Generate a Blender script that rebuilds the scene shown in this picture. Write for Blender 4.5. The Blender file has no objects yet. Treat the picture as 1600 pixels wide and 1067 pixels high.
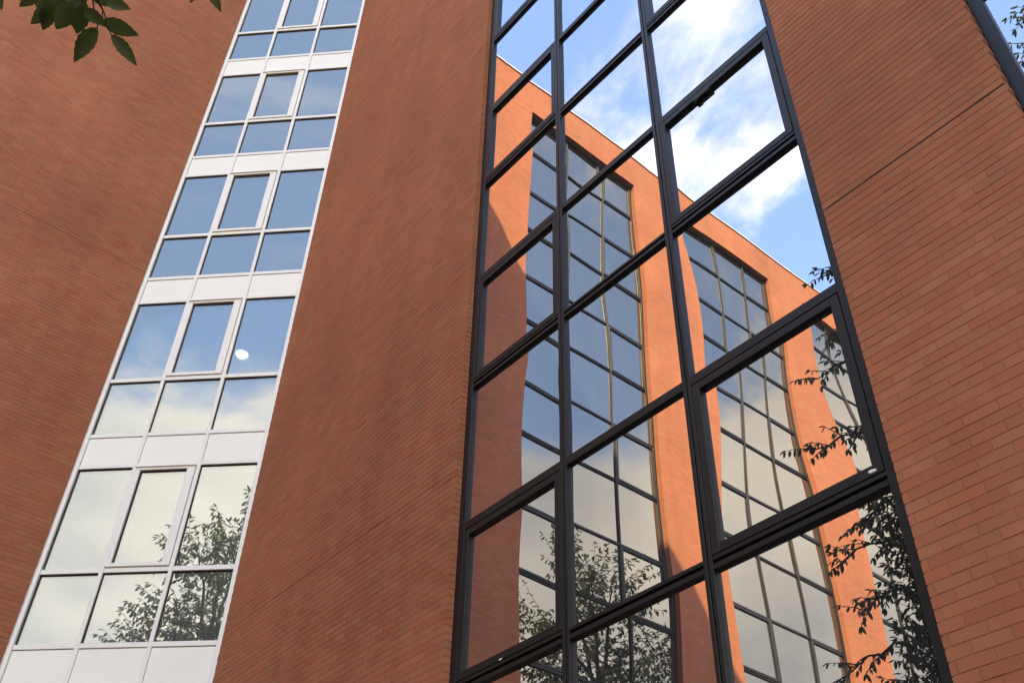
import bpy, bmesh, math, random
import numpy as np
from mathutils import Vector, Matrix

random.seed(7)
rng = np.random.default_rng(11)
SC = bpy.context.scene
COL = SC.collection

# ------------------------------------------------------------------ camera
EYE = 1.6
cam_d = bpy.data.cameras.new("camera")
cam_d.lens = 35.03
cam_d.sensor_width = 36.0
cam_d.sensor_fit = 'HORIZONTAL'
cam_d.clip_start = 0.05
cam_d.clip_end = 3000
cam = bpy.data.objects.new("camera", cam_d)
COL.objects.link(cam)
RIGHT = Vector((0.63389212, 0.77313098, 0.02119588))
UP = Vector((0.49882431, -0.42962385, 0.75272657))
BACK = Vector((0.59106267, -0.46657457, -0.65799171))
M = Matrix((RIGHT, UP, BACK)).transposed().to_4x4()
M.translation = (0, 0, EYE)
cam.matrix_world = M
SC.camera = cam
SC.render.resolution_x, SC.render.resolution_y = 1024, 682

# ------------------------------------------------------------------ light
SUN_DIR = Vector((1.0, 1.0, 1.33)).normalized()          # towards the sun
SUN_EL = math.asin(SUN_DIR.z)
SUN_AZ = math.atan2(SUN_DIR.x, SUN_DIR.y)
sun_d = bpy.data.lights.new("sun", 'SUN')
sun_d.energy = 2.2
sun_d.angle = math.radians(0.5)
sun_d.color = (1.0, 0.83, 0.44)
sun = bpy.data.objects.new("sun", sun_d)
COL.objects.link(sun)
sun.rotation_euler = (-SUN_DIR).to_track_quat('-Z', 'Y').to_euler()
sun.location = (20, 25, 60)

world = bpy.data.worlds.new("World")
SC.world = world
world.use_nodes = True
SKY_STRENGTH = 0.12
CLOUD = 3.75
CLOUD_SEED = 66.6


def build_world():
    nt = world.node_tree
    n = nt.nodes
    n.clear()
    L = nt.links.new
    out = n.new('ShaderNodeOutputWorld')
    bg = n.new('ShaderNodeBackground')
    bg.inputs['Strength'].default_value = SKY_STRENGTH
    sky = n.new('ShaderNodeTexSky')
    sky.sky_type = 'NISHITA'
    sky.sun_disc = False
    sky.sun_elevation = SUN_EL
    sky.sun_rotation = SUN_AZ
    sky.air_density = 1.0
    sky.dust_density = 0.9
    sky.ozone_density = 1.0
    tc = n.new('ShaderNodeTexCoord')
    sep = n.new('ShaderNodeSeparateXYZ')
    L(tc.outputs['Generated'], sep.inputs[0])

    def math_(op, a, b=None, c=None):
        m = n.new('ShaderNodeMath')
        m.operation = op
        for i, v in enumerate((a, b, c)):
            if v is None:
                continue
            if isinstance(v, (int, float)):
                m.inputs[i].default_value = v
            else:
                L(v, m.inputs[i])
        return m.outputs[0]
    zc = math_('MAXIMUM', sep.outputs['Z'], 0.0)
    den = math_('ADD', zc, 0.16)
    px = math_('DIVIDE', sep.outputs['X'], den)
    py = math_('DIVIDE', sep.outputs['Y'], den)
    comb = n.new('ShaderNodeCombineXYZ')
    L(px, comb.inputs[0])
    L(py, comb.inputs[1])
    comb.inputs[2].default_value = CLOUD_SEED
    big = n.new('ShaderNodeTexNoise')
    big.inputs['Scale'].default_value = 2.1
    big.inputs['Detail'].default_value = 9
    big.inputs['Roughness'].default_value = 0.60
    big.inputs['Distortion'].default_value = 0.35
    L(comb.outputs[0], big.inputs['Vector'])
    # cover thickens towards the horizon all the way round
    hz = n.new('ShaderNodeMapRange')
    hz.interpolation_type = 'SMOOTHSTEP'
    hz.inputs['From Min'].default_value = 0.49
    hz.inputs['From Max'].default_value = 0.64
    hz.inputs['To Min'].default_value = 0.34
    hz.inputs['To Max'].default_value = 0.0
    L(sep.outputs['Z'], hz.inputs['Value'])
    s = math_('ADD', big.outputs['Fac'], hz.outputs['Result'])
    cr = n.new('ShaderNodeMapRange')
    cr.interpolation_type = 'SMOOTHSTEP'
    cr.inputs['From Min'].default_value = 0.48
    cr.inputs['From Max'].default_value = 0.68
    L(s, cr.inputs['Value'])
    # cloud shading: brighter cores, greyer bellies
    fine = n.new('ShaderNodeTexNoise')
    fine.inputs['Scale'].default_value = 2.3
    fine.inputs['Detail'].default_value = 6
    L(comb.outputs[0], fine.inputs['Vector'])
    ramp = n.new('ShaderNodeMix')
    ramp.data_type = 'RGBA'
    ramp.inputs['A'].default_value = (CLOUD * .60, CLOUD * .63, CLOUD * .67, 1)
    ramp.inputs['B'].default_value = (CLOUD * 1.12, CLOUD * 1.05, CLOUD * .94, 1)
    fr = n.new('ShaderNodeMapRange')
    fr.inputs['From Min'].default_value = 0.35
    fr.inputs['From Max'].default_value = 0.65
    L(fine.outputs['Fac'], fr.inputs['Value'])
    L(fr.outputs['Result'], ramp.inputs['Factor'])
    mix = n.new('ShaderNodeMix')
    mix.data_type = 'RGBA'
    L(cr.outputs['Result'], mix.inputs['Factor'])
    L(sky.outputs['Color'], mix.inputs['A'])
    L(ramp.outputs['Result'], mix.inputs['B'])
    L(mix.outputs['Result'], bg.inputs['Color'])
    L(bg.outputs[0], out.inputs['Surface'])


build_world()
vs = SC.view_settings
vs.view_transform = 'Standard'
vs.look = 'None'
vs.gamma = 1.0
vs.use_curve_mapping = False
vs.exposure = 2.88
SC.cycles.max_bounces = 10
SC.cycles.glossy_bounces = 6
SC.cycles.diffuse_bounces = 4
SC.cycles.transparent_max_bounces = 12
SC.cycles.caustics_reflective = False
SC.cycles.caustics_refractive = False


# ------------------------------------------------------------------ helpers
def new_mat(name):
    m = bpy.data.materials.new(name)
    m.use_nodes = True
    n = m.node_tree.nodes
    n.clear()
    out = n.new('ShaderNodeOutputMaterial')
    return m, n, m.node_tree.links.new, out


def principled(n, base=(.5, .5, .5), rough=.5, metal=0.0, spec=.5):
    p = n.new('ShaderNodeBsdfPrincipled')
    p.inputs['Base Color'].default_value = (*base, 1)
    p.inputs['Roughness'].default_value = rough
    p.inputs['Metallic'].default_value = metal
    p.inputs['Specular IOR Level'].default_value = spec
    return p


def nmath(n, L, op, a, b=None, c=None):
    m = n.new('ShaderNodeMath')
    m.operation = op
    for i, v in enumerate((a, b, c)):
        if v is None:
            continue
        if isinstance(v, (int, float)):
            m.inputs[i].default_value = v
        else:
            L(v, m.inputs[i])
    return m.outputs[0]


ZB = 0.025          # level of the lowest bed joint; courses are 75 mm
CH, CL = 0.075, 0.225
BRICK = (0.358, 0.126, 0.063)
MORTAR = (0.310, 0.118, 0.066)


def brick_material(name, axis, mode):
    """mode 'brick' : the colour of single bricks; 'mortar' : the bed behind; 'print' : far walls, joints by shader"""
    m, n, L, out = new_mat(name)
    geo = n.new('ShaderNodeNewGeometry')
    sep = n.new('ShaderNodeSeparateXYZ')
    L(geo.outputs['Position'], sep.inputs[0])
    u = sep.outputs['X' if axis == 'x' else 'Y']
    z = sep.outputs['Z']
    rowf = nmath(n, L, 'DIVIDE', nmath(n, L, 'SUBTRACT', z, ZB), CH)
    row = nmath(n, L, 'FLOOR', rowf)
    odd = nmath(n, L, 'FLOORED_MODULO', row, 2.0)
    colf = nmath(n, L, 'DIVIDE', nmath(n, L, 'ADD', u, nmath(n, L, 'MULTIPLY', odd, CL / 2)), CL)
    colc = nmath(n, L, 'FLOOR', colf)
    comb = n.new('ShaderNodeCombineXYZ')
    L(colc, comb.inputs[0])
    L(row, comb.inputs[1])
    wn = n.new('ShaderNodeTexWhiteNoise')
    wn.noise_dimensions = '2D'
    L(comb.outputs[0], wn.inputs['Vector'])
    # weathering: broad tonal drift and rain streaks
    big = n.new('ShaderNodeTexNoise')
    big.inputs['Scale'].default_value = 0.42
    big.inputs['Detail'].default_value = 5
    L(geo.outputs['Position'], big.inputs['Vector'])
    mp = n.new('ShaderNodeMapping')
    mp.inputs['Scale'].default_value = (2.2, 2.2, 0.12)
    L(geo.outputs['Position'], mp.inputs['Vector'])
    st = n.new('ShaderNodeTexNoise')
    st.inputs['Scale'].default_value = 1.0
    st.inputs['Detail'].default_value = 4
    L(mp.outputs[0], st.inputs['Vector'])
    grain = n.new('ShaderNodeTexNoise')
    grain.inputs['Scale'].default_value = 90
    grain.inputs['Detail'].default_value = 3
    L(geo.outputs['Position'], grain.inputs['Vector'])
    v = nmath(n, L, 'MULTIPLY_ADD', wn.outputs['Value'], 0.15, 0.925)
    v = nmath(n, L, 'MULTIPLY', v, nmath(n, L, 'MULTIPLY_ADD', big.outputs['Fac'], 0.62, 0.69))
    v = nmath(n, L, 'MULTIPLY', v, nmath(n, L, 'MULTIPLY_ADD', st.outputs['Fac'], 0.30, 0.85))
    v = nmath(n, L, 'MULTIPLY', v, nmath(n, L, 'MULTIPLY_ADD', grain.outputs['Fac'], 0.24, 0.88))
    odd_one = nmath(n, L, 'GREATER_THAN', wn.outputs['Value'], 0.965)
    v = nmath(n, L, 'MULTIPLY', v, nmath(n, L, 'MULTIPLY_ADD', odd_one, -0.10, 1.0))
    hue = n.new('ShaderNodeMix')
    hue.data_type = 'RGBA'
    L(wn.outputs['Color'], hue.inputs['Factor'])
    sepc = n.new('ShaderNodeSeparateColor')
    L(wn.outputs['Color'], sepc.inputs[0])
    L(sepc.outputs[1], hue.inputs['Factor'])
    hue.inputs['A'].default_value = (BRICK[0], BRICK[1] * .94, BRICK[2] * .92, 1)
    hue.inputs['B'].default_value = (BRICK[0] * .96, BRICK[1] * 1.10, BRICK[2] * 1.12, 1)
    base = hue.outputs['Result']
    p = principled(n, rough=.88, spec=.25)
    bump = n.new('ShaderNodeBump')
    bump.inputs['Strength'].default_value = 0.35
    bump.inputs['Distance'].default_value = 0.004
    L(grain.outputs['Fac'], bump.inputs['Height'])
    if mode == 'mortar':
        rgb = n.new('ShaderNodeRGB')
        rgb.outputs[0].default_value = (*MORTAR, 1)
        base = rgb.outputs[0]
    if mode == 'print':
        fu = nmath(n, L, 'FRACT', colf)
        fz = nmath(n, L, 'FRACT', rowf)
        du = nmath(n, L, 'MULTIPLY', nmath(n, L, 'MINIMUM', fu, nmath(n, L, 'SUBTRACT', 1.0, fu)), CL)
        dz = nmath(n, L, 'MULTIPLY', nmath(n, L, 'MINIMUM', fz, nmath(n, L, 'SUBTRACT', 1.0, fz)), CH)
        d = nmath(n, L, 'MINIMUM', du, dz)
        mr = n.new('ShaderNodeMapRange')
        mr.inputs['From Min'].default_value = 0.003
        mr.inputs['From Max'].default_value = 0.008
        L(d, mr.inputs['Value'])
        mm = n.new('ShaderNodeMix')
        mm.data_type = 'RGBA'
        mm.inputs['A'].default_value = (*MORTAR, 1)
        L(base, mm.inputs['B'])
        L(mr.outputs['Result'], mm.inputs['Factor'])
        base = mm.outputs['Result']
        hh = nmath(n, L, 'ADD', nmath(n, L, 'MULTIPLY', grain.outputs['Fac'], 0.3), mr.outputs['Result'])
        L(hh, bump.inputs['Height'])
        bump.inputs['Distance'].default_value = 0.006
    mul = n.new('ShaderNodeMix')
    mul.data_type = 'RGBA'
    mul.blend_type = 'MULTIPLY'
    mul.inputs['Factor'].default_value = 1.0
    L(base, mul.inputs['A'])
    cv = n.new('ShaderNodeCombineXYZ')
    for i in range(3):
        L(v, cv.inputs[i])
    L(cv.outputs[0], mul.inputs['B'])
    L(mul.outputs['Result'], p.inputs['Base Color'])
    L(bump.outputs[0], p.inputs['Normal'])
    L(p.outputs[0], out.inputs['Surface'])
    return m


def simple_mat(name, base, rough=.5, metal=0.0, spec=.5, var=0.15, scale=6.0, bump=0.0):
    m, n, L, out = new_mat(name)
    p = principled(n, base, rough, metal, spec)
    tc = n.new('ShaderNodeNewGeometry')
    no = n.new('ShaderNodeTexNoise')
    no.inputs['Scale'].default_value = scale
    no.inputs['Detail'].default_value = 6
    L(tc.outputs['Position'], no.inputs['Vector'])
    mix = n.new('ShaderNodeMix')
    mix.data_type = 'RGBA'
    mix.inputs['A'].default_value = (*[c * (1 - var) for c in base], 1)
    mix.inputs['B'].default_value = (*[min(1, c * (1 + var)) for c in base], 1)
    L(no.outputs['Fac'], mix.inputs['Factor'])
    L(mix.outputs['Result'], p.inputs['Base Color'])
    rr = nmath(n, L, 'MULTIPLY_ADD', no.outputs['Fac'], 0.2, max(0.02, rough - 0.1))
    L(rr, p.inputs['Roughness'])
    if bump:
        b = n.new('ShaderNodeBump')
        b.inputs['Strength'].default_value = bump
        b.inputs['Distance'].default_value = 0.01
        L(no.outputs['Fac'], b.inputs['Height'])
        L(b.outputs[0], p.inputs['Normal'])
    L(p.outputs[0], out.inputs['Surface'])
    return m


def mirror_glass(name, tint):
    m, n, L, out = new_mat(name)
    geo = n.new('ShaderNodeNewGeometry')
    gl = n.new('ShaderNodeBsdfGlossy')
    gl.inputs['Roughness'].default_value = 0.0
    gl.inputs['Color'].default_value = (*tint, 1)
    df = n.new('ShaderNodeBsdfDiffuse')
    df.inputs['Color'].default_value = (0.012, 0.014, 0.015, 1)
    # thin film of dust and dried rain
    mp = n.new('ShaderNodeMapping')
    mp.inputs['Scale'].default_value = (3, 3, 0.5)
    L(geo.outputs['Position'], mp.inputs['Vector'])
    no = n.new('ShaderNodeTexNoise')
    no.inputs['Scale'].default_value = 1.6
    no.inputs['Detail'].default_value = 7
    L(mp.outputs[0], no.inputs['Vector'])
    dust = n.new('ShaderNodeBsdfDiffuse')
    dust.inputs['Color'].default_value = (0.35, 0.33, 0.30, 1)
    mr = n.new('ShaderNodeMapRange')
    mr.inputs['From Min'].default_value = 0.45
    mr.inputs['From Max'].default_value = 0.85
    mr.inputs['To Max'].default_value = 0.05
    L(no.outputs['Fac'], mr.inputs['Value'])
    a = n.new('ShaderNodeAddShader')
    L(gl.outputs[0], a.inputs[0])
    L(df.outputs[0], a.inputs[1])
    mx = n.new('ShaderNodeMixShader')
    L(mr.outputs['Result'], mx.inputs[0])
    L(a.outputs[0], mx.inputs[1])
    L(dust.outputs[0], mx.inputs[2])
    L(mx.outputs[0], out.inputs['Surface'])
    return m


def clear_glass():
    m, n, L, out = new_mat("coated_window_glass")
    tr = n.new('ShaderNodeBsdfTransparent')
    tr.inputs['Color'].default_value = (0.36, 0.40, 0.42, 1)
    gl = n.new('ShaderNodeBsdfGlossy')
    gl.inputs['Roughness'].default_value = 0.0
    gl.inputs['Color'].default_value = (0.96, 0.96, 0.90, 1)
    lw = n.new('ShaderNodeLayerWeight')
    lw.inputs['Blend'].default_value = 0.25
    mr = n.new('ShaderNodeMapRange')
    mr.inputs['To Min'].default_value = 0.235
    mr.inputs['To Max'].default_value = 1.0
    L(lw.outputs['Fresnel'], mr.inputs['Value'])
    mx = n.new('ShaderNodeMixShader')
    L(mr.outputs['Result'], mx.inputs[0])
    L(tr.outputs[0], mx.inputs[1])
    L(gl.outputs[0], mx.inputs[2])
    # film of painted haze: pale diffuse mixed in to lighten the reflections
    veil = n.new('ShaderNodeBsdfDiffuse')
    veil.inputs['Color'].default_value = (0.60, 0.62, 0.60, 1)
    mf = n.new('ShaderNodeMixShader')
    mf.inputs[0].default_value = 0.10
    L(mx.outputs[0], mf.inputs[1])
    L(veil.outputs[0], mf.inputs[2])
    L(mf.outputs[0], out.inputs['Surface'])
    return m


def leaf_mat(name, a, b, trans=0.35):
    m, n, L, out = new_mat(name)
    geo = n.new('ShaderNodeNewGeometry')
    mix = n.new('ShaderNodeMix')
    mix.data_type = 'RGBA'
    mix.inputs['A'].default_value = (*a, 1)
    mix.inputs['B'].default_value = (*b, 1)
    L(geo.outputs['Random Per Island'], mix.inputs['Factor'])
    p = principled(n, a, .48, 0, .4)
    L(mix.outputs['Result'], p.inputs['Base Color'])
    t = n.new('ShaderNodeBsdfTranslucent')
    L(mix.outputs['Result'], t.inputs['Color'])
    mx = n.new('ShaderNodeMixShader')
    mx.inputs[0].default_value = trans
    L(p.outputs[0], mx.inputs[1])
    L(t.outputs[0], mx.inputs[2])
    L(mx.outputs[0], out.inputs['Surface'])
    return m


def emit_mat(name, col, s):
    m, n, L, out = new_mat(name)
    e = n.new('ShaderNodeEmission')
    e.inputs['Color'].default_value = (*col, 1)
    e.inputs['Strength'].default_value = s
    L(e.outputs[0], out.inputs['Surface'])
    return m


MT = {
    'brick_x': brick_material("red_brick_facing_south", 'x', 'brick'),
    'brick_y': brick_material("red_brick_facing_east", 'y', 'brick'),
    'mortar_x': brick_material("mortar_facing_south", 'x', 'mortar'),
    'mortar_y': brick_material("mortar_facing_east", 'y', 'mortar'),
    'print_x': brick_material("brickwork_facing_south", 'x', 'print'),
    'print_y': brick_material("brickwork_facing_east", 'y', 'print'),
    'bronze': simple_mat("dark_bronze_aluminium", (0.012, 0.0115, 0.012), .45, 0, .27, .25, 9),
    'groove': simple_mat("black_gasket", (0.006, 0.006, 0.006), .7, 0, .2, .2, 9),
    'mirror': mirror_glass("solar_mirror_glass", (0.585, 0.56, 0.595)),
    'tinted': mirror_glass("grey_tinted_glass", (0.275, 0.265, 0.225)),
    'clear': clear_glass(),
    'white': simple_mat("white_coated_aluminium", (0.80, 0.76, 0.715), .42, 0, .5, .05, 3),
    'panel': simple_mat("off_white_spandrel_enamel", (0.84, 0.795, 0.725), .35, 0, .5, .04, 1.3),
    'seal': simple_mat("dark_sealant", (0.040, 0.022, 0.017), .8, 0, .2, .2, 20),
    'coping': simple_mat("pale_metal_coping", (0.62, 0.60, 0.57), .4, 0.2, .5, .1, 4),
    'roof': simple_mat("roof_felt", (0.09, 0.088, 0.085), .9, 0, .3, .2, 3),
    'soffit': simple_mat("grey_interior_ceiling", (0.30, 0.30, 0.28), .8, 0, .3, .06, 2),
    'reveal': simple_mat("white_window_reveal", (0.82, 0.82, 0.78), .7, 0, .3, .04, 2),
    'blind': simple_mat("pale_blind_fabric", (0.66, 0.67, 0.66), .85, 0, .2, .06, 3),
    'interior': simple_mat("dim_interior_wall", (0.16, 0.155, 0.15), .85, 0, .3, .1, 2),
    'ground': simple_mat("grass_ground", (0.055, 0.075, 0.03), .95, 0, .2, .35, .6, .4),
    'paving': simple_mat("grey_paving", (0.085, 0.08, 0.072), .85, 0, .3, .15, 1.2, .3),
    'kerb': simple_mat("kerb_concrete", (0.34, 0.33, 0.31), .85, 0, .3, .12, 4, .3),
    'bark': simple_mat("brown_bark", (0.060, 0.045, 0.034), .9, 0, .3, .35, 14, .8),
    'leaf_near': leaf_mat("dark_green_leaf", (0.045, 0.068, 0.014), (0.095, 0.105, 0.028), .50),
    'leaf_dark': leaf_mat("deep_green_leaf", (0.026, 0.044, 0.012), (0.070, 0.088, 0.026), .40),
    'leaf_mid': leaf_mat("mid_green_leaf", (0.085, 0.115, 0.038), (0.16, 0.18, 0.07), .45),
    'lamp': emit_mat("lit_lamp_glass", (1.0, 0.98, 0.82), 2.6),
}


def link(name, mesh, mat, parent=None, loc=(0, 0, 0)):
    o = bpy.data.objects.new(name, mesh)
    COL.objects.link(o)
    if mat is not None and len(mesh.materials) == 0:
        mesh.materials.append(mat)
    o.parent = parent
    o.location = loc
    return o


def empty(name, loc, label, cat, group=None, rz=0.0):
    o = bpy.data.objects.new(name, None)
    COL.objects.link(o)
    o.location = loc
    o.rotation_euler = (0, 0, rz)
    o.empty_display_size = 0.3
    o['label'] = label
    o['category'] = cat
    if group:
        o['group'] = group
    return o


def box_mesh(name, boxes, bevel=0.0):
    """boxes: (x0,x1,y0,y1,z0,z1)"""
    bm = bmesh.new()
    for x0, x1, y0, y1, z0, z1 in boxes:
        vs_ = [bm.verts.new((x, y, z)) for x in (x0, x1) for y in (y0, y1) for z in (z0, z1)]
        for f in ((0, 1, 3, 2), (4, 6, 7, 5), (0, 4, 5, 1), (2, 3, 7, 6), (0, 2, 6, 4), (1, 5, 7, 3)):
            bm.faces.new([vs_[i] for i in f])
    bmesh.ops.recalc_face_normals(bm, faces=bm.faces)
    if bevel:
        bmesh.ops.bevel(bm, geom=list(bm.edges), offset=bevel, segments=1, affect='EDGES', clamp_overlap=True)
    me = bpy.data.meshes.new(name)
    bm.to_mesh(me)
    bm.free()
    return me


def np_mesh(name, verts, quads=None, tris=None, smooth=False):
    me = bpy.data.meshes.new(name)
    verts = np.asarray(verts, np.float32).reshape(-1, 3)
    faces = []
    loops, starts = [], []
    k = 0
    if quads is not None and len(quads):
        q = np.asarray(quads, np.int32).reshape(-1, 4)
        loops.append(q.ravel())
        starts.append(k + 4 * np.arange(len(q)))
        k += q.size
    if tris is not None and len(tris):
        t = np.asarray(tris, np.int32).reshape(-1, 3)
        loops.append(t.ravel())
        starts.append(k + 3 * np.arange(len(t)))
        k += t.size
    loops = np.concatenate(loops).astype(np.int32)
    starts = np.concatenate(starts).astype(np.int32)
    me.vertices.add(len(verts))
    me.vertices.foreach_set('co', verts.ravel())
    me.loops.add(len(loops))
    me.loops.foreach_set('vertex_index', loops)
    me.polygons.add(len(starts))
    me.polygons.foreach_set('loop_start', starts)
    me.update(calc_edges=True)
    me.polygons.foreach_set('use_smooth', np.full(len(starts), smooth, bool))
    me.validate()
    return me


# ------------------------------------------------------------------ dimensions
S = 5.0
GY = 5.0                       # face of the right wing (looks towards -y)
LX = -14.664                   # face of the left wing (looks towards +x)
TOP = 27.85 + EYE              # parapet of both wings
G_END = -12.5                  # where the right wing's brick stops at the corner bay
L_END = 2.836
JOINTS = [ZB + r * CH for r in (99, 195, 291)]


# ------------------------------------------------------------------ ground
def setting():
    me = bpy.data.meshes.new("ground")
    r = 900.0
    me.from_pydata([(-r, -r, 0), (r, -r, 0), (r, r, 0), (-r, r, 0)], [], [(0, 1, 2, 3)])
    g = link("ground", me, MT['ground'])
    g['kind'] = 'structure'
    me = bpy.data.meshes.new("pavement")
    me.from_pydata([(-14.9, -42, .004), (18, -42, .004), (18, 5.2, .004), (-14.9, 5.2, .004)], [], [(0, 1, 2, 3)])
    p = link("pavement", me, MT['paving'])
    p['kind'] = 'structure'
    k = link("kerb", box_mesh("kerb", [(18, 18.15, -42, 16, -.1, .12), (-14.9, 18, -42.15, -42, -.1, .12)], .01), MT['kerb'])
    k['kind'] = 'structure'


setting()


# ------------------------------------------------------------------ brickwork
def cam_px(P):
    d = np.asarray(P) - np.array([0, 0, EYE])
    x = d @ np.array(RIGHT)
    y = d @ np.array(UP)
    z = -(d @ np.array(BACK))
    f = 35.03 / 36 * 1024
    return np.stack([512 + f * x / z, 341 - f * y / z, z], -1)


def bricks(parent, axis, u0, u1, z0, z1, mat, n_single, joint_gap=0.0):
    """real stretcher-bond bricks over a rectangle of wall; returns nothing"""
    rows = range(int(math.floor((z0 - ZB) / CH)), int(math.ceil((z1 - ZB) / CH)))
    recs = []
    for r in rows:
        off = (r % 2) * CL / 2
        k0 = int(math.floor((u0 + off) / CL))
        k1 = int(math.ceil((u1 + off) / CL))
        zl, zh = ZB + r * CH + .005, ZB + r * CH + .070
        if any(abs(ZB + r * CH - j) < 1e-4 for j in JOINTS):
            zl += joint_gap
        for k in range(k0, k1 + 1):
            a, b = k * CL - off + .005, (k + 1) * CL - off - .005
            full = a >= u0 - 1e-6 and b <= u1 + 1e-6
            a, b = max(a, u0), min(b, u1)
            if b - a < .03:
                continue
            recs.append((a, b, zl, zh, full))
    R = np.array(recs)
    n = len(R)
    mid = np.zeros((n, 3))
    if axis == 'x':
        mid[:, 0] = (R[:, 0] + R[:, 1]) / 2
        mid[:, 1] = GY
    else:
        mid[:, 0] = LX
        mid[:, 1] = (R[:, 0] + R[:, 1]) / 2
    mid[:, 2] = (R[:, 2] + R[:, 3]) / 2
    px = cam_px(mid)
    inside = (px[:, 2] > 0) & (px[:, 0] > 4) & (px[:, 0] < 1020) & (px[:, 1] > 4) & (px[:, 1] < 678)
    size = np.where(inside & (R[:, 4] > .5), 1.0 / np.maximum(px[:, 2], .1), -1)
    order = np.argsort(-size)
    single = [i for i in order[:n_single] if size[i] > 0]
    smask = np.zeros(n, bool)
    smask[single] = True
    # --- the mass, one mesh
    F = R[~smask]
    m = len(F)
    dep = rng.normal(0, .0005, m) + np.where(rng.random(m) < .03, .0022, 0)
    V = np.zeros((m, 8, 3))
    A, B, ZL, ZH = F[:, 0], F[:, 1], F[:, 2] + rng.normal(0, .0007, m), F[:, 3] + rng.normal(0, .0007, m)
    tl = rng.normal(0, .0003, (m, 4))
    # corner order: (u0,zl) (u1,zl) (u1,zh) (u0,zh) front, then back
    U = np.stack([A, B, B, A], 1)
    Z = np.stack([ZL, ZL, ZH, ZH], 1)
    front = dep[:, None] + tl          # + is out of the wall
    back = -np.full((m, 4), .092)
    for j, d in ((0, front), (4, back)):
        if axis == 'x':
            V[:, j:j + 4, 0] = U
            V[:, j:j + 4, 1] = GY - d
        else:
            V[:, j:j + 4, 1] = U
            V[:, j:j + 4, 0] = LX + d
        V[:, j:j + 4, 2] = Z
    q = np.array([[0, 1, 2, 3], [0, 4, 5, 1], [1, 5, 6, 2], [2, 6, 7, 3], [3, 7, 4, 0]])
    if axis == 'x':
        pass
    Q = (np.arange(m)[:, None, None] * 8 + q[None]).reshape(-1, 4)
    me = np_mesh("brickwork", V.reshape(-1, 3), quads=Q)
    o = link("brickwork", me, mat, parent)
    o.matrix_parent_inverse = parent.matrix_world.inverted()
    o['kind'] = 'stuff'
    # --- single bricks sharing a few meshes
    vars_ = []
    for v in range(4):
        bm = bmesh.new()
        hw, hh = (CL - .01) / 2, (CH - .01) / 2
        fr = [bm.verts.new((x + random.gauss(0, .0006), y, z + random.gauss(0, .0006)))
              for x, y, z in ((-hw, random.gauss(0, .0007), -hh), (hw, random.gauss(0, .0007), -hh),
                              (hw, random.gauss(0, .0007), hh), (-hw, random.gauss(0, .0007), hh))]
        bk = [bm.verts.new((x, .092, z)) for x, z in ((-hw, -hh), (hw, -hh), (hw, hh), (-hw, hh))]
        bm.faces.new(fr)
        bm.faces.new(bk[::-1])
        for i in range(4):
            bm.faces.new((fr[i], fr[(i + 1) % 4], bk[(i + 1) % 4], bk[i]))
        bmesh.ops.recalc_face_normals(bm, faces=bm.faces)
        e = [x for x in bm.edges if all(w in fr for w in x.verts)]
        bmesh.ops.bevel(bm, geom=e, offset=.0012, segments=1, affect='EDGES')
        b = bpy.data.meshes.new("brick")
        bm.to_mesh(b)
        bm.free()
        b.materials.append(mat)
        vars_.append(b)
    for i in single:
        o = bpy.data.objects.new("brick", random.choice(vars_))
        COL.objects.link(o)
        o.parent = parent
        o.matrix_parent_inverse = parent.matrix_world.inverted()
        d = random.gauss(0, .0006)
        if axis == 'x':
            o.location = (mid[i, 0], GY - d, mid[i, 2])
        else:
            o.location = (LX + d, mid[i, 1], mid[i, 2])
            o.rotation_euler = (0, 0, math.pi / 2)
        zh = R[i, 3] - R[i, 2]
        o.scale = (1, 1, zh / (CH - .01))


# ------------------------------------------------------------------ curtain walls (dark bays)
def pane_mesh(name, w, h, bow, tx, tz, seg=8, thick=.012):
    """slightly bowed and tilted pane, front looks to -y, origin at its centre"""
    V, Q = [], []
    for j in range(seg + 1):
        for i in range(seg + 1):
            a, b = i / seg * 2 - 1, j / seg * 2 - 1
            y = -bow[0] * (1 - a * a) * (1 - b * b) - bow[1] * a * (1 - b * b) - bow[2] * b * (1 - a * a) * (1 - .5 * b * b)
            y += bow[3] * math.sin(2.1 * a + bow[4]) * math.cos(1.7 * b + bow[5]) * w * .5
            y += tx * a * w / 2 + tz * b * h / 2
            V.append((a * w / 2, y, b * h / 2))
    for j in range(seg):
        for i in range(seg):
            k = j * (seg + 1) + i
            Q.append((k, k + 1, k + seg + 2, k + seg + 1))
    nf = len(V)
    for x, z in ((-w / 2, -h / 2), (w / 2, -h / 2), (w / 2, h / 2), (-w / 2, h / 2)):
        V.append((x, thick + .02, z))
    Q.append((nf, nf + 3, nf + 2, nf + 1))
    c = [0, seg, (seg + 1) ** 2 - 1, (seg + 1) * seg]
    # edges of the pane closed by four strips
    me = np_mesh(name, V, quads=Q, smooth=True)
    return me


def bay_rows(base, period, short, z_lo, z_hi):
    """transom levels from z_lo up: short row, tall row, short row ..."""
    out = []
    k = -20
    while True:
        a = base + k * period
        for z, kind in ((a, 'd'), (a + short, 's')):
            if z_lo - 1e-3 <= z <= z_hi + 1e-3:
                out.append((z, kind))
        k += 1
        if a > z_hi:
            break
    return out


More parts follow.
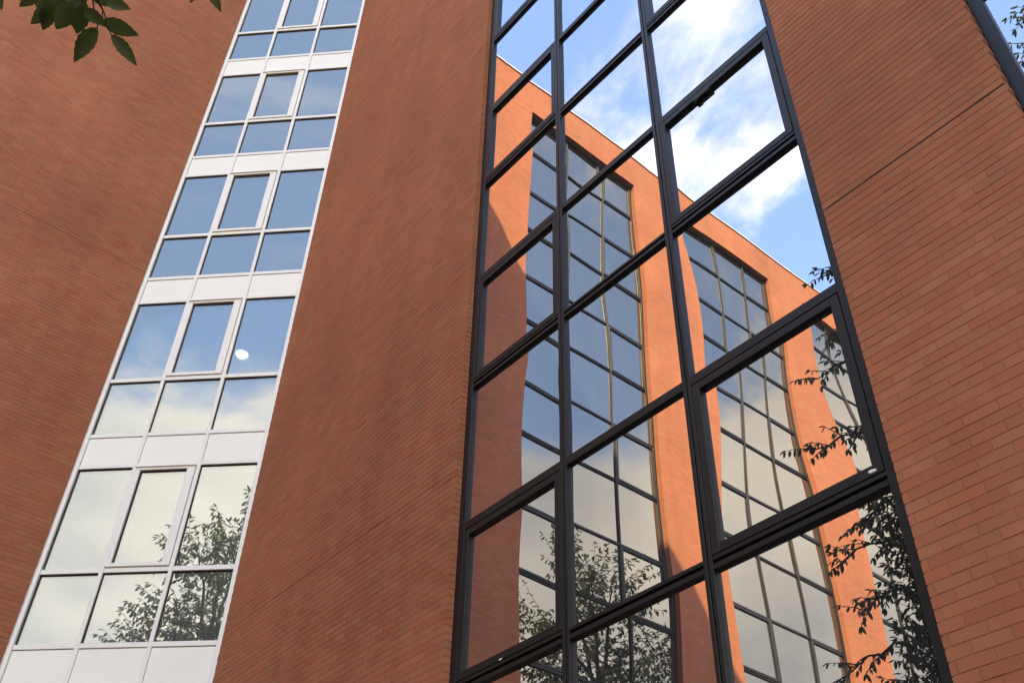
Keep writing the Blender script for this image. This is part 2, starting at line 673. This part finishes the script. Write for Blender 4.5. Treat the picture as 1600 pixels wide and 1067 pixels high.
def curtain_bay(parent, xs, rows, front, glass, wob, slim=1.0, mat='mirror', variants=None):
    """xs: 4 x positions (outer frame edges and mullion axes) in local coords, front face at y=front.
    The bay is a part 'curtain_wall' (outer frame) with mullions, transoms, sashes and panes below it."""
    PF, MW, TH, SF = .10 * slim, .088 * slim, .105 * slim, .075 * slim
    z0, z1 = rows[0][0], rows[-1][0]
    d = glass + .03
    frame = link("curtain_wall", box_mesh("curtain_wall_frame", [
        (xs[0], xs[0] + PF, front, d, z0, z1), (xs[3] - PF, xs[3], front, d, z0, z1),
        (xs[0] + PF, xs[3] - PF, front, d, z1 - PF, z1), (xs[0] + PF, xs[3] - PF, front, d, z0, z0 + PF)], .004),
        MT['bronze'], parent)
    frame['label'] = None or "dark bronze aluminium frame with mirror glass"
    # mullions: two halves with a shadow gap
    mm = box_mesh("mullion", [(-MW / 2, -.006, front - .005, d, z0 + PF, z1 - PF), (.006, MW / 2, front - .005, d, z0 + PF, z1 - PF),
                              (-.0058, .0058, front + .02, d - .002, z0 + PF, z1 - PF)], .003)
    for x in xs[1:3]:
        link("mullion", mm, MT['bronze'], frame, (x, 0, 0))
    cells = [(xs[0] + PF, xs[1] - MW / 2), (xs[1] + MW / 2, xs[2] - MW / 2), (xs[2] + MW / 2, xs[3] - PF)]
    tms, sash = {}, {}
    for a, b in cells:
        for z, kind in rows[1:-1]:
            key = (round(b - a, 3), kind)
            if key not in tms:
                w = b - a
                if kind == 'd':
                    bx = [(0, w, front, d, -TH / 2, -.010), (0, w, front, d, .018, TH / 2), (0, w, front + .03, d - .002, -.010, .018)]
                else:
                    bx = [(0, w, front, d, -TH / 2 + .008, TH / 2 - .008)]
                tms[key] = box_mesh("transom", bx, .003)
            link("transom", tms[key], MT['bronze'], frame, (a, 0, z))
    for ci, (a, b) in enumerate(cells):
        for ri in range(len(rows) - 1):
            zl, zh = rows[ri][0], rows[ri + 1][0]
            zl += PF if ri == 0 else TH / 2
            zh -= PF if ri == len(rows) - 2 else TH / 2
            is_sash = rows[ri][1] == 'd' and ci != 1
            if is_sash:
                key = (round(b - a, 3), round(zh - zl, 3))
                if key not in sash:
                    w, h = b - a - .008, zh - zl - .008
                    sash[key] = box_mesh("sash_frame", [
                        (-w / 2, -w / 2 + SF, front - .004, d, -h / 2, h / 2), (w / 2 - SF, w / 2, front - .004, d, -h / 2, h / 2),
                        (-w / 2 + SF, w / 2 - SF, front - .004, d, -h / 2, -h / 2 + SF),
                        (-w / 2 + SF, w / 2 - SF, front - .004, d, h / 2 - SF, h / 2)], .004)
                link("sash_frame", sash[key], MT['bronze'], frame, ((a + b) / 2, 0, (zl + zh) / 2))
                e = SF - .004
            else:
                e = -.006
            w, h = b - a - 2 * e, zh - zl - 2 * e
            bow = (random.gauss(0, .0009 * wob) + .0009 * wob, random.gauss(0, .0006 * wob), random.gauss(0, .0014 * wob),
                   random.gauss(0, .0008 * wob), random.uniform(0, 6), random.uniform(0, 6))
            pm = None
            if variants is not None:
                key = (round(w, 3), round(h, 3), random.randrange(3))
                pm = variants.get(key)
            if pm is None:
                pm = pane_mesh("glass_pane", w, h, bow, random.gauss(0, .0015 * wob), random.gauss(0, .0017 * wob), 10 if variants is None else 6)
                if variants is not None:
                    variants[key] = pm
            link("glass_pane", pm, MT[mat], frame, ((a + b) / 2, glass, (zl + zh) / 2))
    return frame


# ------------------------------------------------------------------ right wing
def right_wing():
    w = empty("brick_wing", (-2.0, GY, 0), "red brick wing on the right with tall dark framed mirror glass bays", "building")
    bpy.context.view_layer.update()
    inv = w.matrix_world.inverted()
    mo = .0025
    B0, B1, B2, B3 = -7.21, -2.515, -1.0, 3.695
    zb, zt = 1.66, EYE + 26.3
    wall = link("wall", box_mesh("wall", [
        (G_END + .004, B0 - .005, GY + mo, GY + .30, 0, TOP),
        (B1 + .005, B2 - .005, GY + mo, GY + .30, 0, TOP)]), MT['mortar_x'], w)
    wall.matrix_parent_inverse = inv
    plain = link("wall", box_mesh("wall_plain", [
        (B0 - .005, B1 + .005, GY, GY + .30, zt, TOP), (B0 - .005, B1 + .005, GY, GY + .30, 0, zb),
        (B2 - .005, B3, GY, GY + .30, zt, TOP), (B2 - .005, B3, GY, GY + .30, 0, zb),
        (B3, 15, GY, GY + .30, 0, TOP), (14.7, 15, GY + .30, 17, 0, TOP)]), MT['print_x'], w)
    plain.matrix_parent_inverse = inv
    bpy.context.view_layer.update()
    bricks(wall, 'x', B1, B2, 0.02, TOP - .02, MT['brick_x'], 240, .008)
    bricks(wall, 'x', G_END + .002, B0, 0.02, TOP - .02, MT['brick_x'], 55, .001)
    for j in JOINTS:
        for x0, x1 in ((G_END, B0), (B1, B2)):
            o = link("movement_joint", box_mesh("movement_joint", [(x0 + .006, x1 - .006, GY + .0018, GY + .05, j - .0042, j + (.0125 if x1 > -3 else .0055))]), MT['seal'], w)
            o.matrix_parent_inverse = inv
    core = link("roof", box_mesh("roof", [(G_END + .5, 14.7, GY + .30, 17, TOP - .9, TOP - .6)]), MT['roof'], w)
    core.matrix_parent_inverse = inv
    cp = link("coping", box_mesh("coping", [(G_END, 15.05, GY - .04, GY + .36, TOP, TOP + .07)], .006), MT['coping'], w)
    cp.matrix_parent_inverse = inv
    bk = link("inner_wall", box_mesh("inner_wall", [(G_END + .4, 14.6, GY + .75, GY + .95, 0, TOP - .95)]), MT['interior'], w)
    bk.matrix_parent_inverse = inv
    f, g = GY + .075, GY + .113
    rows = bay_rows(EYE + .69 * f, .6843 * f, .326 * f, zb, zt)
    rows = [(zb, 's')] + [r for r in rows if zb + .4 < r[0] < zt - .4] + [(zt, 's')]
    b = curtain_bay(w, (B0, -1.1085 * f, -.8085 * f, B1), rows, f, g, 1.0)
    b['label'] = "tall bay of mirror panes beside the narrow brick pier"
    b2 = curtain_bay(w, (B2, B2 + 1.56, B2 + 3.12, B3), rows, f, g, 1.0)
    b2['label'] = "mirror bay at the right edge beyond the brick pier"
    for x in (b, b2):
        x.matrix_parent_inverse = inv
    for bx_, bz_, q in ((-2.70, 5.19, .42), (-6.46, 5.165, .32)):
        bm = bmesh.new()
        bmesh.ops.create_icosphere(bm, subdivisions=2, radius=.05 * q)
        for v in bm.verts:
            v.co = Vector((v.co.x * 1.5, v.co.y * .35, v.co.z * .6)) * random.uniform(.75, 1.25)
        me = bpy.data.meshes.new("bird_dropping")
        bm.to_mesh(me)
        bm.free()
        link("bird_dropping", me, MT['white'], b, (bx_, f - .004, bz_))
    # window stay hanging under the sash transom
    st = link("window_stay", box_mesh("window_stay", [(-.11, .10, .0, .04, -.022, .022), (-.11, -.05, .004, .034, -.042, -.023)], .006),
              MT['bronze'], b, (-3.47, f - .01, EYE + 1.6995 * f - .135))
    return w


# ------------------------------------------------------------------ left wing
def left_wing():
    w = empty("brick_wing", (LX, -8, 0), "long red brick wing on the left, sunlit far end mirrored in the dark glass", "building")
    bpy.context.view_layer.update()
    inv = w.matrix_world.inverted()
    mo = .0025
    zb, zt = 1.7, EYE + 26.35
    PER, BW = 6.98, 4.75
    bays = [(-1.83 - PER * k - BW, -1.83 - PER * k) for k in range(5)]
    end = bays[-1][0] - 2.2
    wall = link("wall", box_mesh("wall", [(LX - .30, LX - mo, bays[0][1] + .005, L_END - .004, 0, TOP)]), MT['mortar_y'], w)
    wall.matrix_parent_inverse = inv
    bx = []
    for k, (a, b) in enumerate(bays):
        lo = bays[k + 1][1] if k < 4 else end
        bx.append((LX - .30, LX, lo, a, 0, TOP))
        bx.append((LX - .30, LX, a, b, zt, TOP))
        bx.append((LX - .30, LX, a, b, 0, zb))
    bx.append((LX - 12, LX - .30, end, end + .3, 0, TOP))
    plain = link("wall", box_mesh("wall_plain", bx), MT['print_y'], w)
    plain.matrix_parent_inverse = inv
    bpy.context.view_layer.update()
    bricks(wall, 'y', bays[0][1], L_END - .002, 0.02, TOP - .02, MT['brick_y'], 295, .001)
    for j in JOINTS:
        o = link("movement_joint", box_mesh("movement_joint", [(LX - .05, LX - .0022, bays[0][1] + .006, L_END - .006, j - .0042, j + .0055)]), MT['seal'], w)
        o.matrix_parent_inverse = inv
    rf = link("roof", box_mesh("roof", [(LX - 12, LX - .30, end + .3, L_END - .4, TOP - .9, TOP - .6)]), MT['roof'], w)
    rf.matrix_parent_inverse = inv
    cp = link("coping", box_mesh("coping", [(LX - .36, LX + .04, end - .05, L_END, TOP, TOP + .07)], .006), MT['coping'], w)
    cp.matrix_parent_inverse = inv
    bk = link("inner_wall", box_mesh("inner_wall", [(LX - .95, LX - .75, end + .4, L_END - .5, 0, TOP - .95)]), MT['interior'], w)
    bk.matrix_parent_inverse = inv
    # bays are laid out along local x = -y of the world, front to +x
    base = EYE + 24.6
    rows = bay_rows(base - 3.575 * 10, 3.575, 1.72, zb, zt)
    rows = [(zb, 's')] + [r for r in rows if zb + .4 < r[0] < zt - .4] + [(zt, 's')]
    variants = {}
    for k, (a, b) in enumerate(bays):
        cw = curtain_bay(w, (-BW / 2, -BW / 2 + 1.58, BW / 2 - 1.58, BW / 2), rows, .16, .20, .8, slim=.72, mat='tinted', variants=variants)
        cw.matrix_parent_inverse = inv
        cw.location = (LX, (a + b) / 2, 0)
        cw.rotation_euler = (0, 0, math.pi / 2)
        cw['label'] = "dark framed mirror bay in the sunlit brick wing"
    return w


# ------------------------------------------------------------------ corner bay with white windows
def corner_bay():
    W = 3.06
    t = empty("corner_window_bay", (LX, L_END, 0), "white framed strip of windows rising between the two brick walls", "window bay", rz=math.pi / 4)
    P = lambda name, mesh, mat, par=t, loc=(0, 0, 0): link(name, mesh, mat, par, loc)
    fy, gy = .030, .072
    d = .13
    FW, MW = .070, .062
    m1, m2 = W - .412 * S, W - .2035 * S
    zz = lambda u: u * S + EYE
    z_lo, z_hi = 1.2, TOP
    frame = P("window_frame", box_mesh("window_frame", [(-.020, FW, fy - .012, d, z_lo, z_hi), (W - FW, W + .020, fy - .012, d, z_lo, z_hi)], .004), MT['white'])
    mm = box_mesh("mullion", [(-MW / 2, MW / 2, fy, d, z_lo, z_hi)], .004)
    for x in (m1, m2):
        P("mullion", mm, MT['white'], t, (x, 0, 0))
    P("plinth", box_mesh("plinth", [(0.01, W - .01, .01, .16, 0, z_lo)], .004), MT['panel'])
    cells = [(FW, m1 - MW / 2), (m1 + MW / 2, m2 - MW / 2), (m2 + MW / 2, W - FW)]
    TH = .075
    tmesh = {}

    def transom(ci, zl, h=TH):
        a, b = cells[ci]
        key = (ci, round(h, 3))
        if key not in tmesh:
            tmesh[key] = box_mesh("transom", [(0, b - a, fy + .004, d, 0, h)], .004)
        P("transom", tmesh[key], MT['white'], t, (a, 0, zl))

    cas = None
    for k in range(-3, 5):
        s = .715 * k
        tz = zz(2.086 + s)          # lower edge of the middle transom
        wz = zz(1.857 + s)          # lower edge of the transom over the white panel
        bz = zz(1.737 + s)          # head of the tall pane below
        hd = zz(1.737 + .715 + s)   # head of this tall pane
        for ci, (a, b) in enumerate(cells):
            if tz > z_lo:
                transom(ci, tz)
                zl, zh = tz + TH, min(hd, z_hi - .05)
                w, h = b - a, zh - zl
                if ci == 1:
                    cl, cr, ct, cb = .085, .135, .075, .070
                    cm = box_mesh("casement", [(.006, cl, fy - .020, d, .006, h - .006), (w - cr, w - .006, fy - .020, d, .006, h - .006),
                                               (cl, w - cr, fy - .020, d, .006, cb), (cl, w - cr, fy - .020, d, h - ct, h - .006)], .006)
                    cas = P("casement", cm, MT['white'], t, (a, 0, zl))
                    pm = pane_mesh("glass_pane", w - cl - cr + .01, h - ct - cb + .01, (random.gauss(.0004, .0004), 0, random.gauss(0, .0003), .0006, random.uniform(0, 6), random.uniform(0, 6)),
                                   random.gauss(0, .002), random.gauss(0, .002), 6)
                    link("glass_pane", pm, MT['clear'], cas, ((cl + w - cr) / 2, gy - .01, (cb + h - ct) / 2))
                    gm = box_mesh("gasket", [(cl - .0, cl + .012, gy - .022, gy - .012, cb, h - ct), (w - cr - .012, w - cr, gy - .022, gy - .012, cb, h - ct),
                                             (cl + .012, w - cr - .012, gy - .022, gy - .012, cb, cb + .012), (cl + .012, w - cr - .012, gy - .022, gy - .012, h - ct - .014, h - ct)])
                    link("gasket", gm, MT['groove'], cas)
                    hm = box_mesh("drip_bar", [(.0, w, fy - .045, fy - .021, h - .03, h - .012)], .003)
                    link("drip_bar", hm, MT['white'], cas)
                else:
                    pm = pane_mesh("glass_pane", w + .01, h + .01, (random.gauss(.0005, .0005), 0, random.gauss(0, .0004), .0007, random.uniform(0, 6), random.uniform(0, 6)),
                                   random.gauss(0, .0016), random.gauss(0, .0016), 6)
                    P("glass_pane", pm, MT['clear'], t, ((a + b) / 2, gy, (zl + zh) / 2))
                    P("gasket", box_mesh("gasket", [(0, w, gy - .010, gy - .002, h - .022, h), (0, .012, gy - .010, gy - .002, 0, h - .022)]), MT['groove'], t, (a, 0, zl))
            if wz > z_lo:
                transom(ci, wz, .072)
                zl, zh = wz + .072, tz
                w, h = b - a, zh - zl
                pm = pane_mesh("glass_pane", w + .01, h + .01, (random.gauss(.0004, .0005), 0, random.gauss(0, .0004), .0007, random.uniform(0, 6), random.uniform(0, 6)),
                               random.gauss(0, .0022), random.gauss(0, .0022), 6)
                P("glass_pane", pm, MT['clear'], t, ((a + b) / 2, gy, (zl + zh) / 2))
                P("gasket", box_mesh("gasket", [(0, w, gy - .010, gy - .002, h - .020, h), (0, .012, gy - .010, gy - .002, 0, h - .020)]), MT['groove'], t, (a, 0, zl))
                P("blind", box_mesh("blind", [(-.02, w + .02, gy + .075, gy + .080, -.02, h + .02)]), MT['blind'], t, (a, 0, zl))
            if bz > z_lo:
                transom(ci, bz, .070)
                w = b - a
                P("spandrel_panel", box_mesh("spandrel_panel", [(.004, w - .004, fy + .016, d, 0, wz - bz - .070 - .012)], .003), MT['panel'], t, (a, 0, bz + .070))
    # storeys behind the glass
    rb = []
    rw = []
    for k in range(-3, 6):
        bz = zz(1.737 + .715 * (k))
        if bz > .5:
            rb.append((.05, W - .05, .16, 5.0, bz + .09, bz + .50))
    P("floor_slab", box_mesh("floor_slab", rb), MT['soffit'])
    P("room_shell", box_mesh("room_shell", [(-.12, .0, .65, 5.0, 0, TOP), (W, W + .12, .35, 5.0, 0, TOP), (-.12, W + .12, 5.0, 5.12, 0, TOP)]), MT['interior'])
    P("window_reveal", box_mesh("window_reveal", [(-.05, .035, .135, .64, 0, TOP), (W - .035, W + .05, .135, .34, 0, TOP)]), MT['reveal'])
    P("roof", box_mesh("roof", [(-.1, W + .1, .16, 5.1, TOP - .05, TOP + .2)]), MT['roof'])
    # lit round lamp on the ceiling of the storey in view
    zc = zz(1.737 + .715) + .09
    me = bpy.data.meshes.new("ceiling_lamp")
    bm = bmesh.new()
    prof = [(.0, -.085), (.05, -.072), (.085, -.058), (.108, -.032), (.112, -.012), (.122, -.008), (.122, 0)]
    N = 28
    rings = [[bm.verts.new((r * math.cos(2 * math.pi * i / N), r * math.sin(2 * math.pi * i / N), z)) for i in range(N)] for r, z in prof[1:]]
    c = bm.verts.new((0, 0, prof[0][1]))
    for i in range(N):
        bm.faces.new((c, rings[0][(i + 1) % N], rings[0][i]))
        for a, b in zip(rings[:-1], rings[1:]):
            bm.faces.new((a[i], a[(i + 1) % N], b[(i + 1) % N], b[i]))
    bmesh.ops.recalc_face_normals(bm, faces=bm.faces)
    bm.to_mesh(me)
    bm.free()
    for p in me.polygons:
        p.use_smooth = True
    lamp = link("ceiling_lamp", me, MT['lamp'])
    lamp['label'] = "lit round ceiling lamp seen through a window of the white strip"
    lamp['category'] = "lamp"
    return lamp, zc


# ------------------------------------------------------------------ trees
def tube_mesh(name, paths):
    """paths: list of [(point, radius), ...]"""
    V, Q = [], []
    for path in paths:
        n = 7
        base = len(V)
        for i, (p, r) in enumerate(path):
            a = Vector(path[max(0, i - 1)][0])
            b = Vector(path[min(len(path) - 1, i + 1)][0])
            t = (b - a).normalized()
            s = t.cross(Vector((.3, .2, 1))).normalized() if abs(t.z) < .95 else t.cross(Vector((1, .1, 0))).normalized()
            u = t.cross(s)
            for k in range(n):
                an = 2 * math.pi * k / n
                V.append(Vector(p) + (s * math.cos(an) + u * math.sin(an)) * r)
        for i in range(len(path) - 1):
            for k in range(n):
                Q.append((base + i * n + k, base + i * n + (k + 1) % n, base + (i + 1) * n + (k + 1) % n, base + (i + 1) * n + k))
    return np_mesh(name, [tuple(v) for v in V], quads=Q, smooth=True)


def curve(a, b, n, sag=0.0, wob=0.0):
    a, b = Vector(a), Vector(b)
    out = []
    for i in range(n + 1):
        t = i / n
        p = a.lerp(b, t)
        p.z += sag * 4 * t * (1 - t)
        if 0 < i < n:
            p += Vector((random.gauss(0, wob), random.gauss(0, wob), random.gauss(0, wob)))
        out.append(p)
    return out


def leaves_mesh(name, pos, axis, nrm, size, wid=.45):
    """folded pointed leaves: 7 vertices, 6 triangles each"""
    pos, axis, nrm = (np.asarray(a, float) for a in (pos, axis, nrm))
    size = np.asarray(size, float)[:, None]
    axis /= np.linalg.norm(axis, axis=1, keepdims=True)
    side = np.cross(axis, nrm)
    side /= np.maximum(np.linalg.norm(side, axis=1, keepdims=True), 1e-6)
    up = np.cross(side, axis)
    n = len(pos)
    V = np.zeros((n, 7, 3))
    cur = -.10
    V[:, 0] = pos
    V[:, 1] = pos + size * (.32 * axis + wid * .46 * side + .05 * up)
    V[:, 2] = pos + size * (.32 * axis - wid * .46 * side + .05 * up)
    V[:, 3] = pos + size * (.68 * axis + wid * .40 * side + (.03 + cur * .4) * up)
    V[:, 4] = pos + size * (.68 * axis - wid * .40 * side + (.03 + cur * .4) * up)
    V[:, 5] = pos + size * (1.0 * axis + cur * up)
    V[:, 6] = pos + size * (.50 * axis - .03 * up)
    t = np.array([[0, 1, 6], [0, 6, 2], [1, 3, 6], [2, 6, 4], [3, 5, 6], [4, 6, 5]])
    T = (np.arange(n)[:, None, None] * 7 + t[None]).reshape(-1, 3)
    return np_mesh(name, V.reshape(-1, 3), tris=T)


def rand_unit(n):
    v = rng.normal(size=(n, 3))
    return v / np.linalg.norm(v, axis=1, keepdims=True)


def sprig(start, end, leaf, gap, out, sag=-.05):
    """a thin twig with drooping leaves in two rows"""
    L = (Vector(end) - Vector(start)).length
    n = max(3, int(L / gap))
    pts = curve(start, end, n, sag * L, leaf * .05)
    tw = [(p, .010 * (1 - i / (n + 1)) + .0025) for i, p in enumerate(pts)]
    out['twigs'].append(tw)
    d = (Vector(end) - Vector(start)).normalized()
    side = d.cross(Vector((0, 0, 1)))
    if side.length < .05:
        side = Vector((1, 0, 0))
    side.normalize()
    for i, p in enumerate(pts[1:]):
        for sg in ((1,) if random.random() < .5 else (1, -1)):
            s = sg if i % 2 else -sg
            a = d * random.uniform(.25, .8) + side * s * random.uniform(.4, 1.0) + Vector((0, 0, -random.uniform(.25, 1.1)))
            nn = Vector((0, 0, 1)) + side * random.uniform(-.8, .8) + d * random.uniform(-.5, .5)
            out['pos'].append(p[:])
            out['axis'].append(a[:])
            out['nrm'].append(nn[:])
            out['size'].append(leaf * random.uniform(.65, 1.2))
    out['pos'].append(pts[-1][:])
    out['axis'].append((d + Vector((0, 0, -.5)))[:])
    out['nrm'].append((0, 0, 1))
    out['size'].append(leaf)


def tree(name, label, base, height, clusters, leaf, mat, n_sprig, gap=.09, trunk_r=.16, extra=(), dens_r=1.0):
    """clusters: (centre, radius); sprigs fan out of a limb towards each cluster"""
    t = empty(name, base, label, "tree", "trees mirrored in the glass")
    bpy.context.view_layer.update()
    inv = t.matrix_world.inverted()
    out = dict(twigs=[], pos=[], axis=[], nrm=[], size=[])
    b = Vector(base)
    top = Vector((b.x + random.uniform(-.3, .3), b.y + random.uniform(-.3, .3), height))
    tr = curve(b, top, 12, 0, .06)
    paths = [[(p, trunk_r * (1 - .85 * i / 12) + .015) for i, p in enumerate(tr)]]
    for c, r in clusters:
        c = Vector(c)
        hz = max(.25 * height, c.z - .8 * (c - top).length * .5 - r * .6)
        st = tr[max(1, min(10, int(hz / height * 12)))]
        lim = curve(st, c, 7, random.uniform(.05, .25), .08)
        paths.append([(p, (.045 + .02 * r) * (1 - .8 * i / 7) + .008) for i, p in enumerate(lim)])
        ns = int(n_sprig * (r ** 2) * dens_r)
        for _ in range(ns):
            k = random.randint(3, 7)
            p0 = lim[k] + Vector(rand_unit(1)[0]) * r * .35
            dirn = Vector(rand_unit(1)[0])
            dirn.z = dirn.z * .6
            p1 = c + dirn.normalized() * r * random.uniform(.55, 1.08)
            p0 = p0.lerp(p1, .35)
            sprig(p0, p1, leaf, gap, out, random.uniform(-.02, .08))
    for p0, p1 in extra:
        m = curve(p0, p1, 6, .10, .03)
        paths.append([(p, .022 * (1 - .7 * i / 6) + .004) for i, p in enumerate(m)])
        for i in range(1, 7):
            for _ in range(2):
                e = m[i] + (Vector(p1) - Vector(p0)).normalized() * random.uniform(.15, .45) + Vector(rand_unit(1)[0]) * .22
                sprig(m[i], e, leaf, gap, out, .05)
    tm = link("trunk", tube_mesh("trunk", paths), MT['bark'], t)
    tm.matrix_parent_inverse = inv
    tw = link("twigs", tube_mesh("twigs", [p[::2] + p[-1:] if len(p) > 5 else p for p in out['twigs']]), MT['bark'], t)
    tw['kind'] = 'stuff'
    tw.matrix_parent_inverse = inv
    cr = link("crown", leaves_mesh("crown", out['pos'], out['axis'], out['nrm'], out['size']), mat, t)
    cr['kind'] = 'stuff'
    cr.matrix_parent_inverse = inv
    return t


def px_ray(px, py):
    """direction through a place in the 1600x1067 photograph, used only to work out where the branch hangs"""
    f = 1556.96
    return (RIGHT * (px - 800) - UP * (py - 533.5) - BACK * f).normalized()


right_wing()
left_wing()
lamp, zc = corner_bay()
bpy.context.view_layer.update()
r = px_ray(378, 553)
tt = (zc - EYE) / r.z
lamp.location = (r.x * tt, r.y * tt, zc - .001)


def all_trees():
    # tree close by on the camera's left, its crown mirrored at the right end of the dark bay
    near_cl = [((-6.1, -3.0, 8.6), 1.15), ((-6.3, -2.9, 10.2), .95), ((-6.0, -3.1, 7.0), 1.1), ((-5.4, -3.4, 11.0), 1.0),
               ((-5.2, -3.4, 9.2), 1.3), ((-4.9, -3.3, 7.4), 1.2), ((-6.9, -2.9, 8.1), .55), ((-6.0, -3.1, 12.4), .6), ((-6.7, -2.9, 6.6), .7), ((-6.6, -2.9, 9.3), .6), ((-6.9, -2.8, 7.4), .6), ((-6.3, -2.9, 7.9), .9)]
    ex = [((-6.3, -2.9, 13.0), (-7.3, -2.6, 12.85)), ((-6.3, -2.9, 11.5), (-7.7, -2.6, 11.5)), ((-6.6, -2.7, 9.5), (-7.6, -2.4, 9.4)),
          ((-6.6, -2.8, 8.7), (-7.5, -2.6, 8.6)), ((-6.7, -2.7, 7.9), (-7.9, -2.4, 7.65)), ((-6.2, -3.0, 14.0), (-6.95, -3.0, 13.8)),
          ((-6.0, -3.1, 15.0), (-6.7, -3.0, 15.3)), ((-6.6, -2.9, 10.4), (-7.2, -2.8, 10.2)), ((-6.8, -2.9, 7.2), (-7.5, -2.7, 7.0))]
    t = tree("leafy_tree", "dark leafy tree mirrored at the right end of the tall dark bay", (-4.9, -3.6, 0), 14.5, near_cl, .135,
             MT['leaf_dark'], 72, .075, .15, ex)
    # tall tree further off: mirrored in the white strip and, twice over, in the dark bay
    far_cl = [(c_, r_) for c_, r_ in [((-6.0, -12.4, 16.8), 1.3), ((-7.0, -12.6, 15.6), 1.5), ((-5.4, -11.2, 14.8), 1.6), ((-6.6, -13.9, 14.0), 1.7),
              ((-5.6, -10.4, 13.0), 1.6), ((-7.2, -14.8, 12.8), 1.5), ((-6.2, -12.2, 12.6), 2.0), ((-7.6, -13.4, 12.0), 1.6),
              ((-5.6, -11.4, 17.9), .7), ((-6.4, -12.8, 10.4), 2.2), ((-5.0, -10.0, 10.6), 1.7)]]
    far_cl = [((x_, y_, z_ + 2.4), r_ * 1.08) for (x_, y_, z_), r_ in far_cl]
    tree("leafy_tree", "tall mid green tree mirrored low in the white strip and across the dark bay", (-6.2, -12.4, 0), 17.5, far_cl, .23,
         MT['leaf_mid'], 19, .15, .20)
    # tall tree mirrored at right edge; unseen lower crown added to shade the pier
    r_cl = [((-1.0, -4.3, 17.6), .9), ((-.4, -4.6, 16.2), 1.2), ((.2, -4.6, 18.6), 1.1), ((.8, -4.8, 15.4), 1.4), ((-.6, -4.4, 19.2), .8), ((.6, -4.2, 13.0), 2.0), ((-.2, -3.6, 11.0), 2.0), ((1.4, -4.8, 10.0), 2.2), ((.2, -4.0, 8.4), 1.9), ((2.0, -3.8, 13.6), 1.8)]
    ex = [((-1.2, -4.2, 19.2), (-2.1, -4.0, 19.6)), ((-1.2, -4.2, 18.6), (-2.3, -4.0, 18.9)), ((-1.2, -4.2, 18.0), (-2.2, -4.0, 18.3))]
    tree("leafy_tree", "tall dark tree whose twigs are mirrored at the upper right edge", (.4, -4.9, 0), 18.6, r_cl, .15, MT['leaf_dark'], 42, .11, .16, ex)

    # the branch hanging into the picture at top left belongs to the near tree
    inv = t.matrix_world.inverted()
    D = 3.9
    W_ = lambda x, y, d=D: Vector((0, 0, EYE)) + px_ray(x, y) * d
    hub = W_(140, -25)
    limb = curve((-4.6, -2.4, 6.6), W_(60, -260, 4.3), 5, .1, .04) + curve(W_(60, -260, 4.3), hub, 4, .0, .02)[1:]
    br = [[(p, .020 - .0016 * i) for i, p in enumerate(limb)]]
    spec = [  # base px, tip px, width ratio, depth
        ((152, 44), (113, 97), .50, 3.88), ((174, 55), (214, 103), .42, 3.90), ((160, 32), (217, 56), .50, 3.95), ((166, 2), (204, 15), .62, 3.85),
        ((132, 14), (166, 42), .55, 3.92), ((128, 8), (120, 54), .62, 4.0), ((112, 4), (88, 49), .66, 3.86), ((84, 6), (65, 48), .60, 3.94),
        ((96, -6), (48, 38), .58, 4.02), ((62, -14), (30, 11), .60, 3.9), ((-8, -16), (3, 17), .50, 3.9), ((104, -12), (140, 24), .60, 4.05),
        ((78, -16), (104, 26), .66, 4.06), ((140, -14), (176, 12), .55, 4.0), ((326, -18), (345, 18), .48, 3.9), ((310, -22), (297, 6), .50, 3.95),
        ((60, -8), (72, 30), .6, 3.98), ((118, 6), (146, 36), .58, 4.08), ((100, 2), (118, 44), .62, 4.10)]
    joints = {}
    for (b, tp, wr, dd) in spec:
        p0, p1 = W_(*b, dd), W_(*tp, dd + random.uniform(-.03, .05))
        ln = (p1 - p0).length
        nrm = -px_ray(*b) * 1.0 + Vector(rand_unit(1)[0]) * .45
        me = near_leaf(ln, wr)
        ax = (p1 - p0).normalized()
        side = ax.cross(nrm).normalized()
        up = side.cross(ax)
        o = link("leaf", me, MT['leaf_near'], t)
        o.matrix_parent_inverse = inv
        mw = Matrix((side, ax, up)).transposed().to_4x4()
        mw.translation = p0
        o.matrix_basis = mw
        if b[0] > 250:
            h2 = W_(318, -60)
        elif b[0] < 0:
            h2 = W_(-20, -60)
        else:
            h2 = hub.lerp(p0, .25)
        br.append([(p, .0032 - .0003 * i) for i, p in enumerate(curve(h2, p0, 4, .01, .004))])
    br.append([(p, .009 - .001 * i) for i, p in enumerate(curve(W_(60, -260, 4.3), W_(318, -60), 5, .05, .02))])
    br.append([(p, .008 - .001 * i) for i, p in enumerate(curve(W_(60, -260, 4.3), W_(-20, -60), 5, .03, .02))])
    o = link("branch", tube_mesh("branch", br), MT['bark'], t)
    o.matrix_parent_inverse = inv


def near_leaf(ln, wr):
    """one broad pointed leaf with a midrib fold, base at the origin, tip along +y"""
    n = 12
    V, T = [], []
    bend = random.uniform(-.16, .04)
    twist = random.uniform(-.3, .3)
    for i in range(n + 1):
        s = i / n
        w = wr * .5 * (math.sin(math.pi * min(1, s ** .85)) ** .8) * (1 - .25 * s) if 0 < i < n else .012
        ser = 1 + (.07 if i % 2 else -.05)
        zb = bend * s * s
        tw = twist * s
        for a in (-1, 0, 1):
            x = a * w * ser * ln
            z = (zb + abs(a) * .10 * w / .3) * ln + x * math.sin(tw) * .6
            V.append((x * math.cos(tw), s * ln, z))
    Q = []
    for i in range(n):
        for a in range(2):
            k = i * 3 + a
            Q.append((k, k + 1, k + 4, k + 3))
    return np_mesh("leaf", V, quads=Q, smooth=True)


all_trees()
